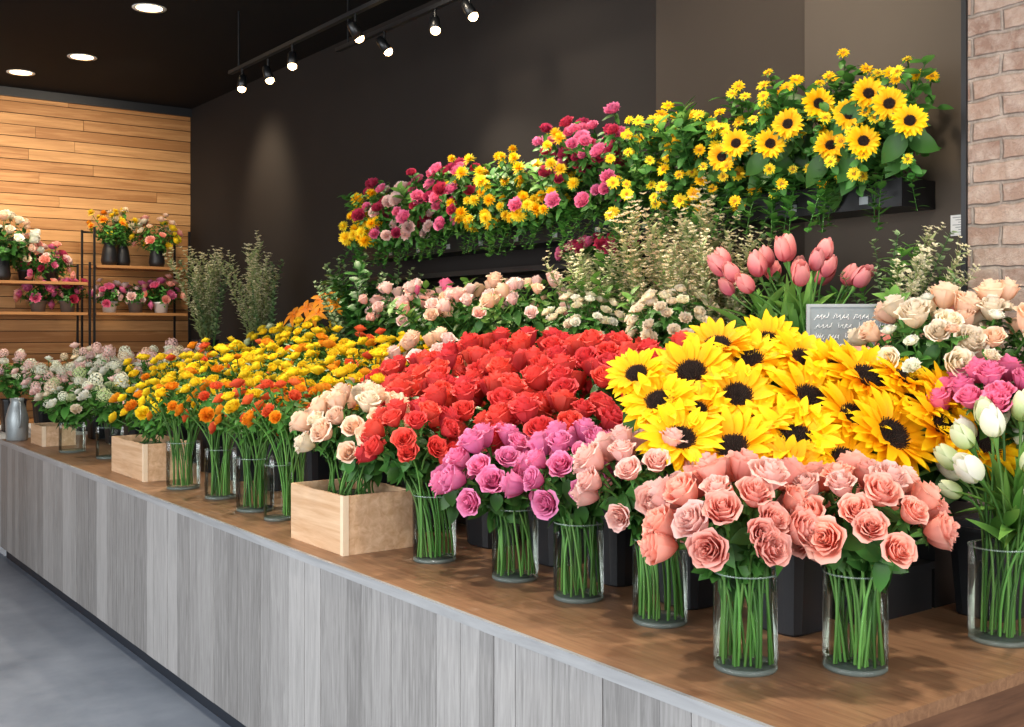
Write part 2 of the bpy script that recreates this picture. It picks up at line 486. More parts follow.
mb=MB(); mb.box((XW,2.0,0),(XW+.12,YW,ZC)); struct('wall_right',mb.mesh('wall_right',[DW],False))
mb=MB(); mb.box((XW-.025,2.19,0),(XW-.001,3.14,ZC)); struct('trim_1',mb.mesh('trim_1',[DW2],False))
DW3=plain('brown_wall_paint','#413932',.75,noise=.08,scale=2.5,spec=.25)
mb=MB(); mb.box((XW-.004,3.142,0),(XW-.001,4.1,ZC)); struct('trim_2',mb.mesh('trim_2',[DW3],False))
PINE=wood('pine_planks','#A06C3A','#CC9860',axis=0,useT=True,stretch=12,rough=.6,tvar=.38)
mb=MB(); rd=random.Random(3)
z=0
while z<ZC-.01:
    h=.105; x=-4-rd.uniform(0,1.5)
    while x<XW-.01:
        x2=min(x+rd.uniform(1.2,3.4),XW)
        if x2>-4: mb.box((max(x,-4)+.0015,YW-.022-rd.uniform(0,.009),z+.004),(x2-.002,YW,min(z+h-.003,ZC-.06)),0,rd.random())
        x=x2
    z+=h
mb.box((-4,YW-.012,0),(XW,YW+.1,ZC),1)
struct('wall_back',mb.mesh('wall_back',[PINE,plain('plank_gap','#3A2513',.9)],False))
mb=MB(); mb.box((-4,YW-.06,ZC-.08),(XW,YW-.03,ZC)); struct('trim_3',mb.mesh('trim_3',[BLACK],False))
# brick pier
m,nt,b=mat_base('washed_brick'); N=nt.nodes;L=nt.links
tc=N.new('ShaderNodeTexCoord'); sp=N.new('ShaderNodeSeparateXYZ'); cm=N.new('ShaderNodeCombineXYZ')
L.new(tc.outputs['Object'],sp.inputs[0])
ad=N.new('ShaderNodeMath'); ad.operation='ADD'; L.new(sp.outputs[0],ad.inputs[0]); L.new(sp.outputs[1],ad.inputs[1])
L.new(ad.outputs[0],cm.inputs[0]); L.new(sp.outputs[2],cm.inputs[1])
nw=N.new('ShaderNodeTexNoise'); nw.inputs['Scale'].default_value=9; L.new(tc.outputs['Object'],nw.inputs['Vector'])
vm=N.new('ShaderNodeVectorMath'); vm.operation='SCALE'; vm.inputs['Scale'].default_value=.026; L.new(nw.outputs['Color'],vm.inputs[0])
va=N.new('ShaderNodeVectorMath'); L.new(cm.outputs[0],va.inputs[0]); L.new(vm.outputs[0],va.inputs[1])
bt=N.new('ShaderNodeTexBrick'); bt.inputs['Scale'].default_value=1; bt.inputs['Brick Width'].default_value=.21; bt.inputs['Row Height'].default_value=.074; bt.inputs['Mortar Size'].default_value=.009; bt.inputs['Mortar Smooth'].default_value=.7
bt.inputs['Color1'].default_value=hexc('#86695C'); bt.inputs['Color2'].default_value=hexc('#AE9484'); bt.inputs['Mortar'].default_value=hexc('#8C8178')
L.new(va.outputs[0],bt.inputs['Vector'])
n2=N.new('ShaderNodeTexNoise'); n2.inputs['Scale'].default_value=16; n2.inputs['Detail'].default_value=9; n2.inputs['Roughness'].default_value=.7; L.new(tc.outputs['Object'],n2.inputs['Vector'])
mx=N.new('ShaderNodeMix'); mx.data_type='RGBA'; mx.inputs[7].default_value=hexc('#C8B8AC')
rm=N.new('ShaderNodeMapRange'); rm.inputs['From Min'].default_value=.42; rm.inputs['From Max'].default_value=.68; rm.inputs['To Max'].default_value=.7; L.new(n2.outputs['Fac'],rm.inputs[0]); L.new(rm.outputs[0],mx.inputs[0])
L.new(bt.outputs['Color'],mx.inputs[6]); L.new(mx.outputs[2],b.inputs['Base Color']); b.inputs['Roughness'].default_value=.9
mm=N.new('ShaderNodeMath'); mm.operation='MULTIPLY_ADD'; mm.inputs[1].default_value=-.8; L.new(bt.outputs['Fac'],mm.inputs[0]); 
m3=N.new('ShaderNodeMath'); m3.operation='MULTIPLY'; m3.inputs[1].default_value=1.5; L.new(n2.outputs['Fac'],m3.inputs[0]); L.new(m3.outputs[0],mm.inputs[2])
bp=N.new('ShaderNodeBump'); bp.inputs['Strength'].default_value=.9; bp.inputs['Distance'].default_value=.016; L.new(mm.outputs[0],bp.inputs['Height']); L.new(bp.outputs['Normal'],b.inputs['Normal'])
mb=MB(); mb.box((3.6,-1.5,0),(4.05,2.18,ZC)); struct('wall_pier',mb.mesh('wall_pier',[m],False))
mb=MB(); mb.box((3.59,2.181,0),(3.64,2.2,ZC)); struct('trim_4',mb.mesh('trim_4',[BLACK],False))

# ------------------------------------------------------------------ counter
CT=.88; X0=1.765; Y0=1.40; Y1=8.85; XB=3.3; TH=.03
GREYW=wood('grey_laminate_planks','#7A7876','#ABA9A7',axis=2,useT=True,stretch=34,rough=.5,tvar=.36,lo=.25,hi=.75)
TOPW=wood('brown_countertop','#74523A','#9E7858',axis=1,stretch=24,rough=.42,bump=.08,lo=.28,hi=.72)
EDGE=wood('grey_edge_band','#8C8E90','#ACAEB0',axis=1,stretch=12,rough=.4,bump=.05)
ENDW=wood('brown_end_panel','#4E3424','#8A6248',axis=0,stretch=8,rough=.45,bump=.08)
E=thing('display_counter',None,'long grey wood-panelled shop counter with dark toe kick','counter',(X0,Y0,0))
def rel(o,base): o.location=-Vector(base); return o
mb=MB(); mb.box((X0+.03,Y0+.03,.09),(XB-.02,Y1,CT-TH)); rel(new('body',mb.mesh('counter_body',[ENDW],False),E),(X0,Y0,0))
mb=MB(); y=Y0+.02; rd=random.Random(11)
while y<Y1-.01:
    w=min(rd.choice([.07,.1,.13,.16,.2]),Y1-y); mb.box((X0+.008+rd.uniform(0,.002),y+.0012,.085),(X0+.03,y+w-.0012,CT-TH-.001),0,rd.random()); y+=w
rel(new('front_panel',mb.mesh('front_panel',[GREYW],False),E,label='vertical grey wood plank cladding'),(X0,Y0,0))
mb=MB(); mb.box((X0+.05,Y0+.05,0),(XB-.05,Y1-.02,.09)); rel(new('toe_kick',mb.mesh('toe_kick',[plain('toe_kick_dark','#20262F',.5)],False),E,label='dark recessed toe kick'),(X0,Y0,0))
E=thing('countertop',None,'brown wood countertop with pale grey front edge','countertop',(X0,Y0,CT-TH))
mb=MB(); mb.box((X0+.012,Y0,CT-TH),(XB,Y1,CT)); rel(new('top_board',mb.mesh('top_board',[TOPW],False),E),(X0,Y0,CT-TH))
mb=MB(); mb.box((X0-.002,Y0,CT-TH),(X0+.0115,Y1,CT+.001)); rel(new('edge_band',mb.mesh('edge_band',[EDGE],False),E,label='pale grey edge band'),(X0,Y0,CT-TH))
E=thing('cabinet',None,'low white cabinet at the end of the counter','cabinet',(X0,Y1+.02,0))
CW=plain('white_laminate','#C9CFD4',.4,noise=.04)
mb=MB(); mb.box((.02,0,0.06),(1.2,1.3,.86)); mb.box((.05,.02,0),(1.2,1.28,.06)); mb.box((0,-.01,.86),(1.22,1.32,.88)); new('body',mb.mesh('body',[CW],False),E)
for k in range(3):
    dm=MB(); dm.box((0,.02+k*.43,.08),(.02,.43+k*.43,.85)); dd=new('door',dm.mesh('door',[CW],False),E)
    hm=MB(); hm.tube([(-.012,.38+k*.43,.6),(-.02,.38+k*.43,.62),(-.02,.38+k*.43,.74),(-.012,.38+k*.43,.76)],.005); new('handle',hm.mesh('handle',[GALV]),dd)
def riser(a,b_,lab):
    mb=MB(); w=.02
    (x0,y0,z0),(x1,y1,z1)=a,b_
    mb.box((x0,y0,z1-w),(x1,y1,z1)); mb.box((x0+.01,y0+.01,z0),(x0+.03,y1-.01,z1-w)); mb.box((x0+.03,y0+.01,z0),(x1,y0+.03,z1-w)); mb.box((x0+.03,y1-.03,z0),(x1,y1-.01,z1-w))
    c=((x0+x1)/2,(y0+y1)/2,z0)
    mb.v=[(p[0]-c[0],p[1]-c[1],p[2]-c[2]) for p in mb.v]
    thing('shade_riser',mb.mesh('shade_riser',[BLACK],False),lab,'riser',c)
riser((2.56,1.86,CT),(2.9,8.6,1.02),'low added display step, black for shade under flower buckets')  # steps added in black, standing in for the shade beneath the flowers
riser((2.905,1.86,CT),(3.29,8.6,1.14),'taller added display step, black for shade under flower buckets')
E=thing('back_table',None,'long black table against the dark wall','table',(3.32,1.9,0))
mb=MB(); mb.box((0,.32,1.31),(.5,8.2,1.35)); new('tabletop',mb.mesh('tabletop',[BLACK],False),E)
mb=MB(); mb.box((0.01,.33,1.0),(.03,8.19,1.31)); new('apron',mb.mesh('apron',[BLACK],False),E)
for yy in (.4,3,5.6,8.1):
    for xx in (.06,.46):
        mb=MB(); mb.box((xx-.025,yy-.025,0),(xx+.025,yy+.025,1.31)); new('leg',mb.mesh('leg',[BLACK],False),E)

PLY=wood('pale_plywood','#C49A72','#E6C4A0',axis=1,stretch=14,rough=.55,bump=.05)
FOAM=plain('floral_foam','#26381F',.95,noise=.3)
MTRIM=plain('maple_trim','#EBD3B4',.5)
def wbox(x0,y0,x1,y1,h,label):
    mb=MB(); w=.012; X=x1-x0; Y=y1-y0
    mb.box((0,0,0),(X,Y,w)); mb.box((0,0,w),(w,Y,h)); mb.box((X-w,0,w),(X,Y,h)); mb.box((w,0,w),(X-w,w,h)); mb.box((w,Y-w,w),(X-w,Y,h))
    o=thing('wooden_box',mb.mesh('wooden_box',[PLY],False),label,'box',(x0,y0,CT))
    t=MB(); t.box((-.003,-.003,0),(.02,-.0001,h+.002)); t.box((-.003,-.0001,0),(-.0001,.02,h+.002)); new('corner_trim',t.mesh('corner_trim',[MTRIM],False),o)
wbox(1.86,3.56,2.15,4.0,.215,'pale plywood box planted with peach roses')
wbox(1.90,5.92,2.16,6.5,.2,'pale plywood box with yellow flowers')
wbox(1.9,8.1,2.12,8.45,.14,'small plywood box with pale hydrangeas')
for (x,y,X,Y,h) in [(2.005,3.78,.26,.41,.17),(2.03,6.21,.23,.55,.16),(2.01,8.275,.19,.32,.11)]:
    mb=MB(); mb.box((-X/2,-Y/2,.0125),(X/2,Y/2,h)); thing('floral_foam',mb.mesh('floral_foam',[FOAM],False),'dark green floral foam inside plywood box','foam',(x,y,CT))

# ------------------------------------------------------------------ front row glass vases and their bouquets
VR,VH=.077,.235
def fv(x,y,r=VR,h=VH,lab='clear glass cylinder vase with green rose stems in water'):
    vase(x,y,CT,r,h,lab)
FVS=[(2.244,1.653),(2.03,1.81),(2.157,2.237),(2.147,2.58),(2.15,2.91),(2.09,3.31)]
for (x,y) in FVS: fv(x,y)
G1='salmon roses in glass vases'
bouquet('rose',['salmon','salmon','salmon','blush'],'salmon pink rose in clear glass vase on countertop',G1,(2.244,1.653,CT),(2.265,1.655,1.20),(.15,.15,.12),33,.095,'full',None,1.75,up=.25,sizes=.16)
bouquet('rose',['salmon','salmon','salmon','blush'],'salmon pink rose in clear glass vase on countertop',G1,(2.03,1.81,CT),(2.03,1.84,1.19),(.145,.15,.13),33,.095,'full',None,1.8,up=.25,sizes=.16)
bouquet('rose','blush','pale blush rose in clear glass vase',  'blush roses in a glass vase',(2.157,2.237,CT),(2.13,2.27,1.235),(.125,.14,.13),26,.094,'full',None,1.8,up=.25,sizes=.16)
bouquet('rose','magenta','warm magenta pink rose in clear glass vase','magenta pink roses in glass vases',(2.147,2.58,CT),(2.15,2.6,1.21),(.13,.135,.14),27,.094,'full',None,1.8,up=.25,sizes=.16)
bouquet('rose','magenta','warm magenta pink rose in clear glass vase','magenta pink roses in glass vases',(2.15,2.91,CT),(2.12,2.95,1.185),(.13,.14,.13),26,.094,'full',None,1.8,up=.25,sizes=.16)
bouquet('rose','red','deep red rose in clear glass vase','red roses in a glass vase',(2.09,3.31,CT),(2.03,3.36,1.26),(.12,.15,.13),25,.094,'full',None,1.8,up=.25,sizes=.16)
flower('rose','magenta',(2.05,3.16,1.17),(-.6,-.6,.5),.1,'single magenta pink rose among red roses',None,'full',(2.09,3.3,CT+.02),(2.09,3.3,CT+.24))
bouquet('rose',['peach','peach','peach','cream'],'soft {c} rose planted in plywood box','peach roses in the plywood box',(2.0,3.78,CT+.16),(2.04,3.77,1.26),(.17,.25,.16),38,.095,'full',None,1.8,.1,.06,up=.3,sizes=.16,alias='spray_rose')  # ordinary peach and cream roses, same mesh as the vase roses
for (x,y,r) in [(2.01,4.70,.085),(2.02,5.14,.075),(1.99,5.57,.085),(1.99,4.41,.06)]:
    fv(x,y,r,.24,'clear glass cylinder vase with thin green stems')
KM={'orange':('carnation','ruffled_ranunculus'),'coral':('carnation','ruffled_ranunculus')}  # orange and coral ranunculus, drawn with the ruffled carnation mesh
for (x,y,cols,cz) in [(2.01,4.70,['coral','coral','orange','yellow'],1.30),(2.02,5.14,['orange','coral','yellow','yellow'],1.31),(1.99,5.57,['yellow','yellow','orange'],1.30),(2.05,4.40,['coral','orange'],1.32)]:
    bouquet('ranunculus',cols,'{c} {k} in clear glass vase','small blooms in glass vases',(x,y,CT),(x,y,cz),(.17,.19,.14),25,.066,'full',None,1.9,.05,kmap=KM,jit=.025,sizes=.2)
# red rose field
RG='red roses of the centre display'
for (x,y,z,zb) in [(2.42,3.42,1.30,CT),(2.42,3.85,1.30,CT),(2.42,3.02,1.27,CT),(2.74,3.2,1.38,1.02),(2.74,3.62,1.39,1.02),(2.74,4.05,1.39,1.02),(2.74,4.45,1.37,1.02),(3.08,3.1,1.45,1.14),(3.08,3.5,1.48,1.14),(3.08,3.92,1.48,1.14),(3.08,4.33,1.46,1.14)]:
    bouquet('rose','red','bright red rose in dark flower bucket',RG,(x,y,zb),(x-.02,y,z),(.21,.23,.14),21,.11,'axis','bucket',1.55,up=.25,sizes=.15,jit=.018)
# yellow/orange field
YG='yellow and orange blooms of the display'
Yc=['yellow']*9+['orange','coral']
for (x,y,z,zb) in [(2.4,4.4,1.33,CT),(2.38,4.8,1.34,CT),(2.38,5.25,1.35,CT),(2.38,5.7,1.36,CT),(2.38,6.15,1.37,CT),(2.38,6.65,1.37,CT),(2.38,7.1,1.35,CT),
                   (2.74,4.95,1.42,1.02),(2.74,5.4,1.43,1.02),(2.74,5.9,1.44,1.02),(2.74,6.4,1.45,1.02),(2.74,6.9,1.45,1.02),
                   (3.08,5.3,1.49,1.14),(3.08,5.8,1.5,1.14),(3.08,6.4,1.50,1.14)]:
    bouquet('ranunculus',Yc if y>4.5 else ['coral','orange','yellow','peach'],'{c} {k} in dark flower bucket',YG,(x,y,zb),(x,y,z),(.21,.25,.16),23,.07,'lite','bucket',1.65,up=.3,jit=.035,sizes=.22,kmap=KM)
bouquet('ranunculus',['yellow','yellow','orange'],'{c} {k} planted in plywood box',YG,(2.03,6.2,CT+.1),(2.03,6.2,1.23),(.16,.3,.14),24,.07,'lite',None,1.8,kmap=KM,jit=.03,sizes=.2)
bouquet('rose',['peach','palepink'],'pale {c} lisianthus in dark flower bucket','peach blooms behind the ranunculus',(3.08,4.85,1.14),(3.05,4.85,1.49),(.18,.24,.14),18,.1,'lite',alias='rosebloom')  # pale roses, same mesh as the vase roses
# pale flowers at the end of the counter
HG='pale blooms at the counter end'
for (x,y,z,zb,cols,gl) in [(2.08,7.15,1.24,CT,['white','greenwhite','palepink'],1),(1.98,7.65,1.22,CT,['white','greenwhite','cream'],1),(2.01,8.27,1.24,CT+.05,['palepink','palepink','white'],0),(2.4,7.6,1.36,CT,['palepink','white','cream'],2),(2.4,8.05,1.38,CT,['palepink','white'],2),(2.4,8.5,1.38,CT,['palepink','white'],2),(2.74,7.5,1.42,1.02,['palepink','cream'],2),(2.74,8.1,1.42,1.02,['palepink','white','peach'],2),(2.15,9.05,1.30,CT,['palepink','white'],2),(2.0,9.5,1.34,CT,['palepink','lilac','white'],2),(2.5,9.2,1.40,CT,['palepink','cream'],2)]:
    if gl==1: fv(x,y,.085,.2,'low clear glass vase with pale hydrangeas')
    hol='bucket' if gl==2 else None
    bouquet('hydrangea',cols,'{c} hydrangea on the flower counter',HG,(x,y,zb),(x,y,z),(.17,.2,.13),9,.085,'lite',hol,1.6,up=.6,stemL=.26,jit=.03,sizes=.25)
    bouquet('carnation',cols,'{c} carnation on the flower counter',HG,(x,y,zb),(x,y,z-.01),(.19,.22,.13),17,.07,'lite',None,1.8,up=.5,stemL=.24,jit=.04,sizes=.25)
mb=MB(); mb.lathe([(.001,0),(.07,0),(.075,.01),(.08,.16),(.06,.24),(.045,.28),(.05,.31),(.047,.31),(.042,.28),(.055,.24),(.074,.15),(.07,.02),(.001,.02)],0,28)
o=thing('metal_jug',mb.mesh('metal_jug',[GALV]),'grey metal jug at the end of the counter','jug',(1.86,8.70,CT))
hm=MB(); hm.tube(bez([Vector((.0,-.05,.29)),Vector((0,-.14,.3)),Vector((0,-.15,.12)),Vector((0,-.078,.1))],10),.007,0,8); new('handle',hm.mesh('handle',[GALV]),o)

# ------------------------------------------------------------------ sunflowers
S0=Vector((2.51,2.065,0))
SB=[(2.4,1.98,CT),(2.38,2.34,CT),(2.4,2.68,CT),(2.73,2.0,1.02),(2.73,2.36,1.02)]
for b_ in SB: bucket(*b_)
SF=[(-.09,1.60,.2),(.07,1.60,.2),(.244,1.545,.24),(.055,1.49,.23),(.165,1.446,.2),(.25,1.399,.23),(.41,1.416,.23),(-.02,1.388,.23),(.10,1.338,.19),(-.06,1.307,.19),
    (-.193,1.366,.21),(-.335,1.388,.2),(-.376,1.483,.19),(-.269,1.563,.21),(-.43,1.56,.16),(-.15,1.50,.2),(-.02,1.655,.17),(.356,1.545,.18),
    (.50,1.376,.2),(.36,1.48,.2),(-.173,1.645,.18),(.16,1.57,.18),(.45,1.50,.18),(-.28,1.46,.17),(-.10,1.43,.16)]
for i,(l,z,s) in enumerate(SF):
    f=-.15+(z-1.33)/.33*.39
    p=S0+R2*l+F2*(f-.02)+UP*z
    n=R2*(l*.9+random.uniform(-.3,.3))-F2*(.72+random.uniform(-.2,.2))+UP*(.85+random.uniform(-.2,.3))
    bb=min(SB,key=lambda q:(Vector((q[0],q[1],0))-Vector((p.x,p.y,0))).length)
    bs=Vector((bb[0]+random.uniform(-.04,.04),bb[1]+random.uniform(-.04,.04),bb[2]+.025))
    flower('sunflower','sunyellow',p,n,s*1.27,'large golden sunflower with dark brown centre in bucket','sunflowers of the counter display','full',bs,Vector((bb[0],bb[1],bb[2]+.27)),var=i%3,rs=.006)
# ------------------------------------------------------------------ right side
fv(2.754,1.575,.08,.25,'clear glass cylinder vase with white tulip stems')
bouquet('tulip',['white','white','greenwhite'],'{c} tulip in clear glass vase','white tulips in a glass vase',(2.754,1.575,CT),(2.80,1.56,1.28),(.14,.16,.18),24,.086,'full',None,1.75,.05,up=.7,sizes=.2)
bouquet('rose','hotpink','hot pink garden rose in dark bucket','hot pink garden roses',(2.98,1.73,CT),(2.97,1.69,1.45),(.17,.17,.09),26,.088,'axis','bucket',1.5,alias='garden_rose')
bouquet('rose',['cream','cream','peach','salmon'],'large {c} garden rose in mixed bouquet','cream and peach garden roses',(3.02,2.02,1.14),(3.07,1.99,1.59),(.16,.17,.15),24,.1,'full','bucket',1.8,alias='garden_rose',up=.2,jit=.03,sizes=.25)
bouquet('rose',['cream','peach','salmon','peach'],'large {c} garden rose in mixed bouquet','cream and peach garden roses',(3.2,1.98,1.14),(3.23,1.83,1.60),(.16,.17,.16),26,.1,'axis',None,1.8,alias='garden_rose',up=.2,jit=.03,sizes=.25)
bouquet('carnation',['cream','white','peach'],'small {c} {k} in mixed bouquet','small filler blooms of the mixed bouquet',(3.12,2.0,1.14),(3.15,1.94,1.6),(.26,.26,.17),30,.05,'lite',None,1.8,alias='spray_blossom',jit=.03)
GX,GY=3.46,2.66
mb=MB(); w=.006; A,B_,H_=.12,.26,.33
for a_,b2 in [((-A,-B_,0),(A,B_,w)),((-A,-B_,w),(-A+w,B_,H_)),((A-w,-B_,w),(A,B_,H_)),((-A+w,-B_,w),(A-w,-B_+w,H_)),((-A+w,B_-w,w),(A-w,B_,H_)),((-A-.006,-B_-.006,H_-.015),(-A,B_+.006,H_)),((-A,-B_-.006,H_-.015),(A,-B_,H_))]:
    mb.box(a_,b2)
o=thing('metal_planter',mb.mesh('metal_planter',[GALV],False),'galvanised metal planter box holding pink tulips','planter',(GX,GY,1.35))
bouquet('tulip','tulip','pink tulip with long green leaves in metal planter','pink tulips in the planter',(GX,GY+.05,1.36),(3.38,2.80,1.87),(.13,.30,.07),20,.1,'full',None,1.7,.07,.33,up=.9,jit=.035,sizes=.15)
S=thing('chalkboard_sign',None,'small pale grey sign with white handwriting','sign',(3.14,2.34,1.575))
S.rotation_mode='XYZ'; S.rotation_euler=(0,0,-.72)
mb=MB(); mb.box((-.13,-.006,.03),(.13,.006,.2)); new('board',mb.mesh('board',[SLATE],False),S)
mb=MB()
for a_,b2 in [((-.14,-.009,.02),(-.13,.009,.21)),((.13,-.009,.02),(.14,.009,.21)),((-.13,-.009,.2),(.13,.009,.21)),((-.13,-.009,.02),(.13,.009,.03))]: mb.box(a_,b2)
new('frame',mb.mesh('frame',[plain('grey_frame','#A9AFB0',.6)],False),S)
mb=MB(); rd=random.Random(5)
for k,zz in enumerate((.168,.135,.1,.068)):
    x=-.112
    while x<.095:
        wl=min(rd.uniform(.03,.06),.12-x); ni=20; ph=rd.uniform(0,6)
        pts=[(x+wl*i/ni+.004*math.sin(i*1.3+ph), -.0073, zz+.009*math.sin(i*1.25+ph)*(1.4 if i%9<2 else .7)) for i in range(ni)]
        mb.tube(pts,.0013,0,4); x+=wl+.014
new('handwriting',mb.mesh('handwriting',[CHALK]),S)
mb=MB(); mb.tube([(0,.008,.1),(0,.008,-.435)],.006,0,8); new('stake',mb.mesh('stake',[BMETAL]),S)

# ------------------------------------------------------------------ sprigs
def sprig_geo(kind,seed):
    rd=random.Random(seed); mb=MB()
    L={'leafy':.34,'euc':.62,'dry':.58,'trail':.36}[kind]
    bx,by=rd.uniform(-.08,.08),rd.uniform(-.08,.08)
    def pt(t):
        if kind=='trail': return Vector((.20*t+bx*t*t,by*t,.10*math.sin(t*2.2)-.30*t*t))
        return Vector((bx*t*t,by*t*t,L*t))
    mb.tube([pt(i/6) for i in range(7)],[.004*(1-.6*i/6) for i in range(7)],1,5,False)
    if kind in('leafy','trail'):
        for i in range(34):
            t=.08+.92*i/33; a=i*2.4
            d=Vector((math.cos(a),math.sin(a),rd.uniform(0,.8)))
            leaf(mb,pt(t),d,UP,rd.uniform(.04,.07),.03,rd.uniform(-.4,.1),0,.2,4)
    elif kind=='euc':
        for i in range(44):
            t=.15+.85*i/43; a=i*PI/2+rd.uniform(-.4,.4); d=Vector((math.cos(a),math.sin(a),rd.uniform(.2,1)))
            leaf(mb,pt(t),d,UP,rd.uniform(.04,.06)*(1.2-.5*t),.036*(1.2-.5*t),-.1,0,.1,3,tip=.7)
    else:
        for i in range(16):
            t=.25+.75*i/15; a=i*2.4; d=Vector((math.cos(a)*.5,math.sin(a)*.5,.9)).normalized(); p0=pt(t); LL=rd.uniform(.05,.1)
            mb.tube([p0,p0+d*LL],.0013,1,3,False)
            for q in range(5):
                pp=p0+d*LL*(.35+.65*q/4)+Vector([rd.uniform(-.012,.012) for _ in range(3)])
                for w_ in range(3):
                    aa=w_*2.1+q; leaf(mb,pp,(math.cos(aa),math.sin(aa),.5),UP,.018,.018,0,2,.1,2,tip=.7)
        for i in range(40):
            t=.05+.92*i/39; a=i*2.4; leaf(mb,pt(t),(math.cos(a),math.sin(a),1.0),UP,.065,.016,-.2,0)
    return mb
SPR={}
for k,mats in {'leafy':[GREEN,STEM],'leafyd':[DGREEN,STEM],'leafyl':[LGREEN,STEM],'trail':[GREEN,STEM],'euc':[EUC,STEM],'dry':[SAGE,DRYSTEM,PET['beige']],'dryc':[SAGE,DRYSTEM,PET['cream']]}.items():
    base_k={'leafyd':'leafy','leafyl':'leafy','dryc':'dry'}.get(k,k)
    SPR[k]=[sprig_geo(base_k,s).mesh(k+'_sprig',mats) for s in range(3)]
NM={'leafy':('leafy_sprig','green leafy sprig'),'leafyd':('leafy_sprig','dark green leafy sprig'),'leafyl':('leafy_sprig','light green leafy sprig'),'trail':('trailing_sprig','trailing green sprig'),'euc':('eucalyptus_sprig','grey-green eucalyptus sprig'),'dry':('filler_flower_sprig','olive and beige filler sprig'),'dryc':('filler_flower_sprig','olive and cream filler sprig')}
def sprig(k,p,n,s,where,group):
    nm,lb=NM[k]
    return thing(nm,random.choice(SPR[k]),lb+' '+where,{'leafy_sprig':'leafy sprig','trailing_sprig':'trailing sprig','eucalyptus_sprig':'eucalyptus','filler_flower_sprig':'filler flower'}[nm],p,qn(n,random.uniform(0,6.28)),s,group)
def spray(k,base,n,spread,s,where,group,holder=True,h=.2,lean=(0,0)):
    x,y,z=base
    if holder: bucket(x,y,z)
    for i in range(n):
        a=i*2.4; q=math.sqrt((i+.5)/n); dx=math.cos(a)*q*spread
        if x>3.4: dx=min(dx,.08)
        sprig(k,(x+.05*q*math.cos(a),y+.05*q*math.sin(a),z+h*random.uniform(.8,1.2)),(dx+lean[0],math.sin(a)*q*spread+lean[1],1),s*random.uniform(.8,1.15)*(1-.12*q),where,group)
BT=1.35
BKT='in bucket on black table'
spray('dry',(3.5,9.25,BT),13,.28,1.2,BKT,'tall filler sprigs',True,.24)
spray('euc',(3.5,9.1,BT),4,.3,1.1,BKT,'tall eucalyptus sprigs',False)
spray('euc',(3.5,7.95,BT),5,.3,1.1,BKT,'tall eucalyptus sprigs')
spray('dry',(3.45,8.05,BT),12,.28,1.15,BKT,'tall filler sprigs',False,.24)
spray('euc',(3.45,6.5,BT),16,.55,1.0,BKT,'tall eucalyptus sprigs',True,.2)
spray('leafyd',(3.45,6.25,BT),14,.7,1.5,BKT,'leafy greens on the table')
spray('euc',(3.5,6.05,BT),8,.5,.95,BKT,'tall eucalyptus sprigs',False,.2)
spray('dry',(3.55,4.12,BT),15,.34,1.0,BKT,'filler flower sprigs')
spray('euc',(3.6,4.2,BT),7,.4,1.0,BKT,'tall eucalyptus sprigs',False)
spray('dryc',(3.55,3.72,BT),16,.3,1.15,BKT,'tall filler sprigs')
spray('leafyl',(3.55,3.8,BT),8,.6,1.5,BKT,'leafy greens on the table',False)
spray('dryc',(3.5,3.36,BT),18,.32,1.12,BKT,'tall filler sprigs')
spray('dry',(3.45,3.2,BT),10,.4,.95,BKT,'tall filler sprigs',False)
spray('euc',(3.6,3.3,BT),6,.4,1.0,BKT,'tall eucalyptus sprigs',False)
bouquet('carnation',['beige','cream','cream'],'{c} spray blossom in bucket on black table','cream blooms on the back table',(3.42,3.5,BT),(3.31,3.36,1.71),(.14,.2,.15),60,.055,'lite',None,1.9,alias='spray_blossom',jit=.025)
bouquet('carnation',['cream','white','beige'],'{c} spray blossom in bucket on black table','cream blooms on the back table',(3.42,4.1,BT),(3.36,4.0,1.71),(.13,.2,.14),42,.055,'lite','bucket',1.8,alias='spray_blossom',jit=.025)
spray('leafyd',(3.6,3.0,BT),8,.8,1.1,'behind the tulips','leafy greens by the tulips',False,.2)
spray('euc',(3.5,2.42,BT),9,.5,.75,'beside the metal planter','eucalyptus by the tulips',True,.24,(-.1,-.3))
spray('leafyl',(3.46,2.38,BT),7,.7,1.15,'beside the metal planter','leafy greens by the tulips',False,.24,(-.1,-.45))
spray('dry',(3.44,2.34,BT),6,.5,.7,'beside the metal planter','filler sprigs by the tulips',False,.26,(-.1,-.5))
for (y,cols) in [(4.5,['peach','palepink']),(4.95,['palepink','peach','blush']),(5.4,['peach','blush','palepink','hotpink']),(5.8,['palepink','blush'])]:
    bouquet('rose',cols,'{c} lisianthus in bucket on black table','pale blooms on the back table',(3.48,y,BT),(3.42,y,1.76),(.2,.24,.15),22,.09,'lite','bucket',1.7,alias='rosebloom',jit=.035,sizes=.22)  # pale peach and pink roses, built from the rose mesh
    spray('leafyl',(3.5,y,BT),8,.9,1.3,'among pale lisianthus','greens among pale lisianthus',False,.15)
bouquet('ranunculus',['yellow'],'{c} {k} in tall bucket',YG+' at the back',(3.45,6.95,BT),(3.35,6.9,1.60),(.2,.25,.14),24,.075,'lite','bucket',1.6,kmap=KM,jit=.03)
bouquet('ranunculus',['yellow','greenwhite'],'{c} {k} in tall bucket',YG+' at the back',(3.45,7.4,BT),(3.35,7.4,1.58),(.2,.25,.12),20,.075,'lite','bucket',1.6,kmap=KM,jit=.03)
for (y,z) in [(6.95,1.84),(6.72,1.90),(6.5,1.86),(7.15,1.80),(6.8,1.80)]:
    flower('lily','orange',(3.35,y,z),(-.7,-.5,.7),.2,'orange lily bloom above the yellow flowers','orange lily blooms','axis',stemL=.35)

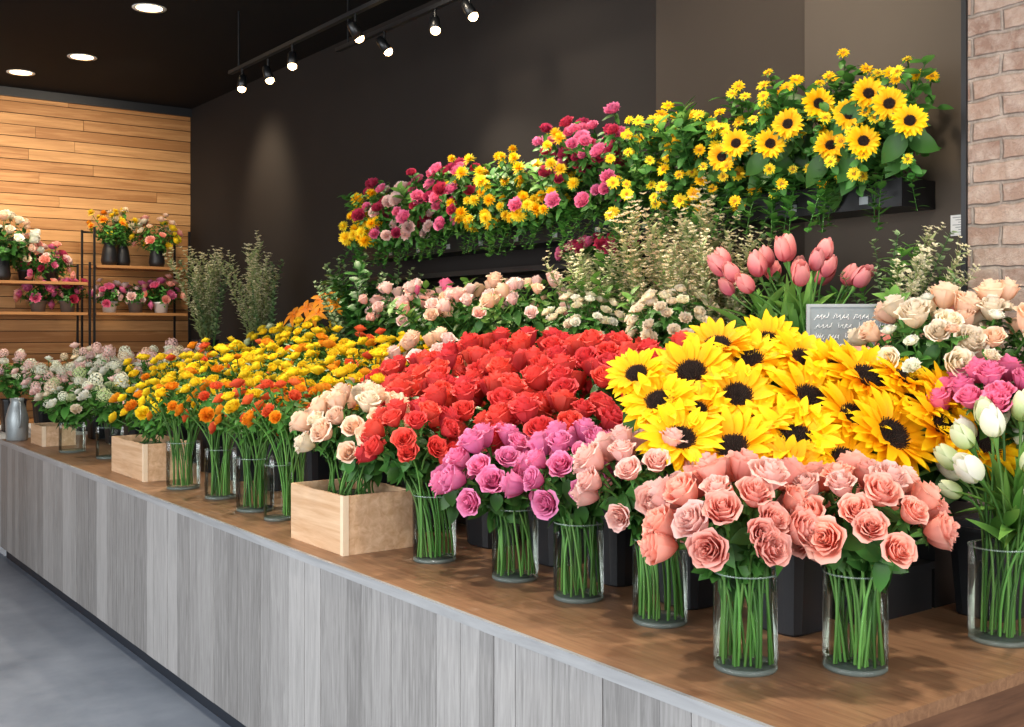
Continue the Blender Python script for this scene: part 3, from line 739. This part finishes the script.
# ------------------------------------------------------------------ wall planters
SOIL=plain('soil','#20160F',.95)
def planter(y0,y1,z):
    mb=MB(); w=.008; x0,x1=3.68,3.9; h=.11
    mb.box((x0,y0,z),(x1,y1,z+w)); mb.box((x0,y0,z+w),(x0+w,y1,z+h)); mb.box((x1-w,y0,z+w),(x1,y1,z+h)); mb.box((x0+w,y0,z+w),(x1-w,y0+w,z+h)); mb.box((x0+w,y1-w,z+w),(x1-w,y1,z+h))
    c=Vector((x0,y0,z)); mb.v=[tuple(Vector(p)-c) for p in mb.v]
    o=thing('wall_planter',mb.mesh('wall_planter',[BLACK],False),'long black planter trough mounted on the dark wall','planter',c)
    n=int((y1-y0)/.35)
    for i in range(n):
        lm=MB(); lm.box((-.003,.15+i*.35,.02),(-.0005,.19+i*.35,.05)); new('label_tag',lm.mesh('label_tag',[GALV],False),o)
    bm=MB(); bm.box((w+.001,w+.001,w),(x1-x0-w-.001,y1-y0-w-.001,h-.02)); new('soil',bm.mesh('soil',[SOIL],False),o)
planter(2.5,3.55,2.17); planter(3.75,6.75,2.17)
mb=MB(); mb.box((0,0,0),(.25,3.1,.03)); mb.box((.2,.3,-.12),(.25,.33,0)); mb.box((.2,2.7,-.12),(.25,2.73,0))
thing('wall_shelf',mb.mesh('wall_shelf',[BLACK],False),'long black wall shelf below the planters','shelf',(3.67,3.75,2.02))
WG='flowers in the wall planters'
def wallf(kind,cols,y0,y1,n,size,zlo,zhi,lab,st='lite',xs=(3.40,3.64),alias=None):
    for i in range(n):
        y=y0+(y1-y0)*(i+random.random())/n
        q=random.random(); x=random.uniform(*xs)+.06*q; z=zlo+(zhi-zlo)*q
        nn=Vector((-.9+random.uniform(-.3,.3),-.55+random.uniform(-.4,.4),.2+q*.7))
        c=random.choice(cols)
        flower(kind,c,(x,y,z),nn,size*random.uniform(.75,1.2),lab.replace('{c}',CN.get(c,c)),WG,st,stemL=.16,alias=alias)
for i in range(125):
    y=2.52+4.2*i/125+random.uniform(-.05,.05)
    k=random.choice(['leafy','leafy','leafyd','leafyl'])
    sprig(k,(3.72+random.uniform(-.02,.05),y,2.24),(random.uniform(-.75,.0),random.uniform(-.4,.4),1),random.uniform(.8,1.3)+(.2 if y<3.6 else 0),'growing in the wall planter','greens in the wall planters')
for i in range(100):
    y=2.50+4.2*i/100+random.uniform(-.05,.05)
    o=sprig('trail',(3.66+random.uniform(0,.04),y,2.29),(0,0,1),random.uniform(.55,.9)+(.15 if y<3.6 else 0),'spilling over the wall planter','trailing greens on the wall')
    a=PI+random.uniform(-.8,.8); o.rotation_quaternion=Quaternion((0,0,1),a)
for (y,z) in [(3.095,2.46),(2.916,2.434),(2.725,2.57),(2.573,2.504),(2.673,2.40),(2.29,2.43),(2.391,2.51),(2.476,2.56),(2.5,2.39),(3.2,2.42),(2.83,2.50)]:
    flower('sunflower','sunyellow',(3.45+random.uniform(-.04,.04),y,z),(-.9,-.75+random.uniform(-.3,.3),.25+random.uniform(-.2,.2)),.13,'yellow sunflower in the black wall planter',WG,'axis',stemL=.2)
wallf('daisy',['sunyellow','yellow'],2.34,3.05,65,.056,2.28,2.78,'small {c} daisy in the wall planter')
wallf('daisy',['sunyellow','yellow'],3.0,3.95,115,.066,2.22,2.72,'small {c} daisy in the wall planter')
wallf('carnation',['hotpink','magenta','burgundy'],3.9,4.6,56,.075,2.32,2.76,'{c} geranium in the wall planter',alias='geranium')
wallf('chrysanthemum',['yellow','sunyellow'],4.3,5.4,78,.075,2.28,2.72,'{c} chrysanthemum in the wall planter')
wallf('carnation',['hotpink','burgundy'],5.2,5.8,32,.08,2.3,2.70,'{c} geranium in the wall planter',alias='geranium')
wallf('carnation',['hotpink','palepink','burgundy'],5.7,6.4,50,.08,2.28,2.64,'{c} geranium in the wall planter',alias='geranium')
wallf('chrysanthemum',['yellow','sunyellow'],6.2,6.75,38,.09,2.26,2.58,'{c} chrysanthemum in the wall planter')
bouquet('carnation',['burgundy','hotpink'],'{c} geranium in small pot on wall shelf','burgundy blooms on the wall shelf',(3.76,4.25,2.05),(3.66,4.25,2.08),(.1,.28,.06),22,.07,'lite',None,1.5,stemL=.04,alias='geranium')
N_=thing('wall_notice',None,'small white printed notice on the wall','notice',(3.9,2.385,2.10))
mb=MB(); mb.box((-.006,-.045,-.04),(0,.045,.04)); new('plate',mb.mesh('plate',[WHITE],False),N_)
mb=MB()
for k in range(7): mb.box((-.0068,-.036,.029-k*.0095),(-.0062,.036-.012*(k%3),.0315-k*.0095))
new('printed_lines',mb.mesh('printed_lines',[plain('print_grey','#8A8A8A',.8)],False),N_)

# ------------------------------------------------------------------ shelving by the plank wall
OAK=wood('oak_shelf','#8A5A30','#B9824C',axis=0,stretch=7)
def shelving(x0,x1,y0,y1,zs,top,lab):
    E=thing('shelving_unit',None,lab,'shelf',(x0,y0,0))
    for xx in (0,x1-x0):
        for yy in (0,y1-y0):
            mb=MB(); mb.box((xx-.009,yy-.009,0),(xx+.009,yy+.009,top)); new('post',mb.mesh('post',[BMETAL],False),E)
    for z in zs:
        mb=MB(); mb.box((.016,0,z-.025),(x1-x0-.016,y1-y0,z)); new('shelf_board',mb.mesh('shelf_board',[OAK],False),E)
    mb=MB(); mb.tube([(0,y1-y0,top-.02),(x1-x0,y1-y0,top-.02)],.008,0,6); new('rail',mb.mesh('rail',[BMETAL]),E)
shelving(2.83,3.7,10.2,10.6,[.4,.9,1.4,1.85,2.28],2.62,'black metal shelving with wooden boards against plank wall')
shelving(1.75,2.79,10.2,10.6,[.4,.9,1.4,1.85,2.12],2.3,'low black metal shelving with wooden boards and bouquets')
pm=MB(); pm.lathe([(.001,0),(.055,0),(.07,.09),(.075,.092),(.075,.105),(.066,.105),(.062,.08),(.001,.08)],0,20)
POT=pm.mesh('flower_pot',[WHITE]); POTB=pm.mesh('flower_pot_black',[BLACK]); POTT=pm.mesh('flower_pot_brown',[TERRA])
vm_=MB(); vm_.lathe([(.001,0),(.06,0),(.075,.05),(.06,.16),(.045,.2),(.055,.22),(.045,.22),(.04,.19),(.001,.18)],0,20); VASEB=vm_.mesh('black_vase',[BLACK])
def pot(x,z,cols,kind,n,size,r,hh,me,nm,lab,y=10.4):
    thing(nm,me,lab,'pot' if 'pot' in nm else 'vase',(x,y,z),group='pots on the shelving')
    top=.1 if nm=='flower_pot' else .21
    al={'rose':'rosebloom','carnation':'geranium'}.get(kind,kind)
    bouquet(kind,cols,'{c} '+al+' in pot on wooden shelf','potted blooms on the shelving',(x,y,z+.05),(x,y,z+top+hh),(r,r*.8,r*.85),n,size,'lite',None,2.0,stemL=.1+hh,jit=.035,sizes=.25,alias=al)
    for i in range(9):
        a=i*.75; e=.5 if i%2 else 1.6
        sprig('leafyd' if i%3 else 'leafy',(x,y,z+top-.03),(math.cos(a)*e,math.sin(a)*e,1),.5+hh*1.3,'in pot on wooden shelf','greens on the shelving')
PK='white pot of pink blooms on wooden shelf'; PB='brown pot of pink blooms on wooden shelf'
pot(3.02,1.85,['hotpink','palepink'],'carnation',16,.08,.14,.05,POT,'flower_pot',PK)
pot(3.26,1.85,['hotpink','palepink'],'carnation',14,.08,.13,.04,POTT,'flower_pot',PB)
pot(3.5,1.85,['hotpink','salmon'],'carnation',18,.08,.16,.07,POT,'flower_pot',PK)
pot(3.02,2.28,['yellow','yellow','orange'],'chrysanthemum',16,.085,.16,.16,VASEB,'flower_vase','black vase of yellow flowers on wooden shelf')
pot(3.16,2.28,['yellow','cream'],'chrysanthemum',12,.085,.15,.2,VASEB,'flower_vase','black vase of yellow flowers on wooden shelf',10.48)
pot(3.46,2.28,['yellow','cream','peach','salmon'],'carnation',24,.08,.2,.08,VASEB,'flower_vase','black vase of mixed flowers on wooden shelf')
pot(2.65,1.85,['hotpink','burgundy'],'carnation',18,.08,.15,.05,POTT,'flower_pot',PB)
pot(2.4,1.85,['hotpink','salmon'],'carnation',18,.08,.15,.05,POTT,'flower_pot',PB)
pot(2.1,2.12,['cream','peach','white'],'rose',36,.095,.27,.12,VASEB,'flower_vase','black vase of cream blooms on wooden shelf')
pot(2.5,2.12,['hotpink','salmon','burgundy','palepink'],'carnation',28,.08,.18,.05,POTB,'flower_pot','black pot of pink blooms on wooden shelf')
pot(2.32,2.12,['cream','palepink','salmon'],'carnation',20,.08,.18,.12,POTB,'flower_pot','black pot of pale blooms on wooden shelf',10.5)

# ------------------------------------------------------------------ lights
LENS=emis('warm_lamp_lens','#FFD29A',14)
def lamp(kind,name,loc,energy,col,target=None,**kw):
    l=bpy.data.lights.new(name,kind); l.energy=energy; l.color=col
    for k,v in kw.items(): setattr(l,k,v)
    o=bpy.data.objects.new(name,l); COL.objects.link(o); o.location=loc
    if target is not None: o.rotation_mode='QUATERNION'; o.rotation_quaternion=(Vector(target)-Vector(loc)).to_track_quat('-Z','Y')
    return o
RAILM=plain('track_grey','#1C1C1E',.5)
def track(x,y0,y1,z):
    E=thing('light_track',None,'black ceiling light track hung on thin rods','light track',(x,y0,z))
    mb=MB(); mb.box((-.016,0,-.012),(.016,y1-y0,.012)); new('rail',mb.mesh('rail',[RAILM],False),E)
    for yy in (.15,(y1-y0)-.15):
        mb=MB(); mb.tube([(0,yy,.012),(0,yy,ZC-z)],.007,0,6); new('hanger',mb.mesh('hanger',[BMETAL]),E)
track(2.98,5.1,7.4,3.5); track(3.35,4.2,6.5,3.53)
bm=MB(); bm.lathe([(.001,.06),(.02,.06),(.028,.045),(.032,-.045),(.030,-.045),(.027,-.025),(.001,-.025)],0,20); HEAD=bm.mesh('lamp_head',[BMETAL])
lm=MB(); lm.lathe([(.028,-.04),(.026,-.055),(.016,-.066),(.001,-.07)],0,20); LEN=lm.mesh('lens',[LENS])
for (x,y,z,tg,en) in [(2.98,7.19,3.39,(2.6,6.6,1.4),55),(2.98,6.76,3.37,(3.2,6.0,1.6),30),(2.98,6.39,3.39,(2.6,5.6,1.4),55),(2.98,5.56,3.39,(3.7,5.2,2.0),22),(3.35,5.88,3.43,(3.7,5.4,2.6),16),(3.35,5.3,3.43,(2.8,4.2,1.4),55),(3.35,4.95,3.43,(3.6,4.0,2.0),30)]:
    E=thing('spotlight',None,'small black track spotlight with warm bulb','spotlight',(x,y,z),group='track spotlights')
    d=(Vector(tg)-Vector((x,y,z))).normalized()
    q=qn(-d)
    new('lamp_head',HEAD,E,(0,0,0),q); new('lens',LEN,E,(0,0,0),q)
    mb=MB(); mb.tube([(0,0,.02),(0,0,.1)],.008,0,6); new('bracket',mb.mesh('bracket',[BMETAL]),E)
    lamp('SPOT','spot_lamp',Vector((x,y,z))+d*.09,en*2.4,(1,.84,.64),tg,spot_size=1.15,spot_blend=.8,shadow_soft_size=.06)
dm=MB(); dm.lathe([(.085,0),(.112,-.004),(.115,0),(.112,.002)],0,28); DT=dm.mesh('trim_ring',[WHITE])
dm=MB(); dm.lathe([(.087,-.001),(.001,-.001)],0,28); DL=dm.mesh('lens',[emis('downlight_lens','#FFD9A0',12)])
def dl(x,y,en=70):
    E=thing('downlight',None,'round recessed ceiling downlight glowing warm','downlight',(x,y,ZC-.001),group='recessed ceiling downlights')
    new('trim_ring',DT,E); new('lens',DL,E)
    lamp('SPOT','downlight_lamp',(x,y,ZC-.02),en,(1,.9,.75),(x,y,0),spot_size=1.9,spot_blend=.8,shadow_soft_size=.08)
for (x,y) in [(2.46,7.55),(2.465,9.23),(2.19,10.1)]: dl(x,y,80)
for (x,y) in [(1.6,5.2),(1.3,2.6),(2.6,3.6),(2.6,1.6)]: dl(x,y,195)  # further downlights added out of view to light the counter display
lamp('SPOT','plank_wash_lamp',(1.6,9.0,3.8),190,(1,.86,.66),(1.8,10.8,2.4),spot_size=2.2,spot_blend=.9,shadow_soft_size=.3)
lamp('SPOT','plank_wash_lamp',(2.9,9.0,3.8),140,(1,.86,.66),(2.7,10.8,2.4),spot_size=2.0,spot_blend=.9,shadow_soft_size=.3)
lamp('SPOT','wall_glow_lamp',(3.2,8.9,3.8),110,(1,.8,.55),(3.93,8.9,2.9),spot_size=1.1,spot_blend=.95,shadow_soft_size=.15)
lamp('AREA','daylight_fill',(-2.6,3.0,2.1),340,(.95,.97,1.0),(2.5,3.5,1.0),shape='RECTANGLE',size=7,size_y=2.8)  # unseen area light added as daylight from the left; no window is modelled
lamp('AREA','daylight_fill',(1.2,-2.6,2.4),200,(1.0,.98,.96),(2.6,3.0,1.2),shape='RECTANGLE',size=4,size_y=2.6)  # second area light added out of view behind the camera, no window there
lamp('SPOT','wall_wash_lamp',(2.4,2.6,3.8),150,(1,.84,.62),(3.9,3.3,2.7),spot_size=1.5,spot_blend=.9,shadow_soft_size=.15)
lamp('SPOT','wall_wash_lamp',(2.6,4.9,3.8),90,(1,.86,.66),(3.9,5.0,2.5),spot_size=1.6,spot_blend=.95,shadow_soft_size=.15)

W=bpy.data.worlds.new('shop_world'); SC.world=W; W.use_nodes=True
W.node_tree.nodes['Background'].inputs[0].default_value=(.9,.94,1,1); W.node_tree.nodes['Background'].inputs[1].default_value=.36

cam=bpy.data.cameras.new('camera'); co=bpy.data.objects.new('camera',cam); COL.objects.link(co)
co.location=(0,0,1.7); co.rotation_euler=(PI/2,0,-math.atan2(.592,.806)); cam.sensor_width=36; cam.lens=1100/1024*36; cam.shift_y=-.0337; cam.clip_start=.05
SC.camera=co
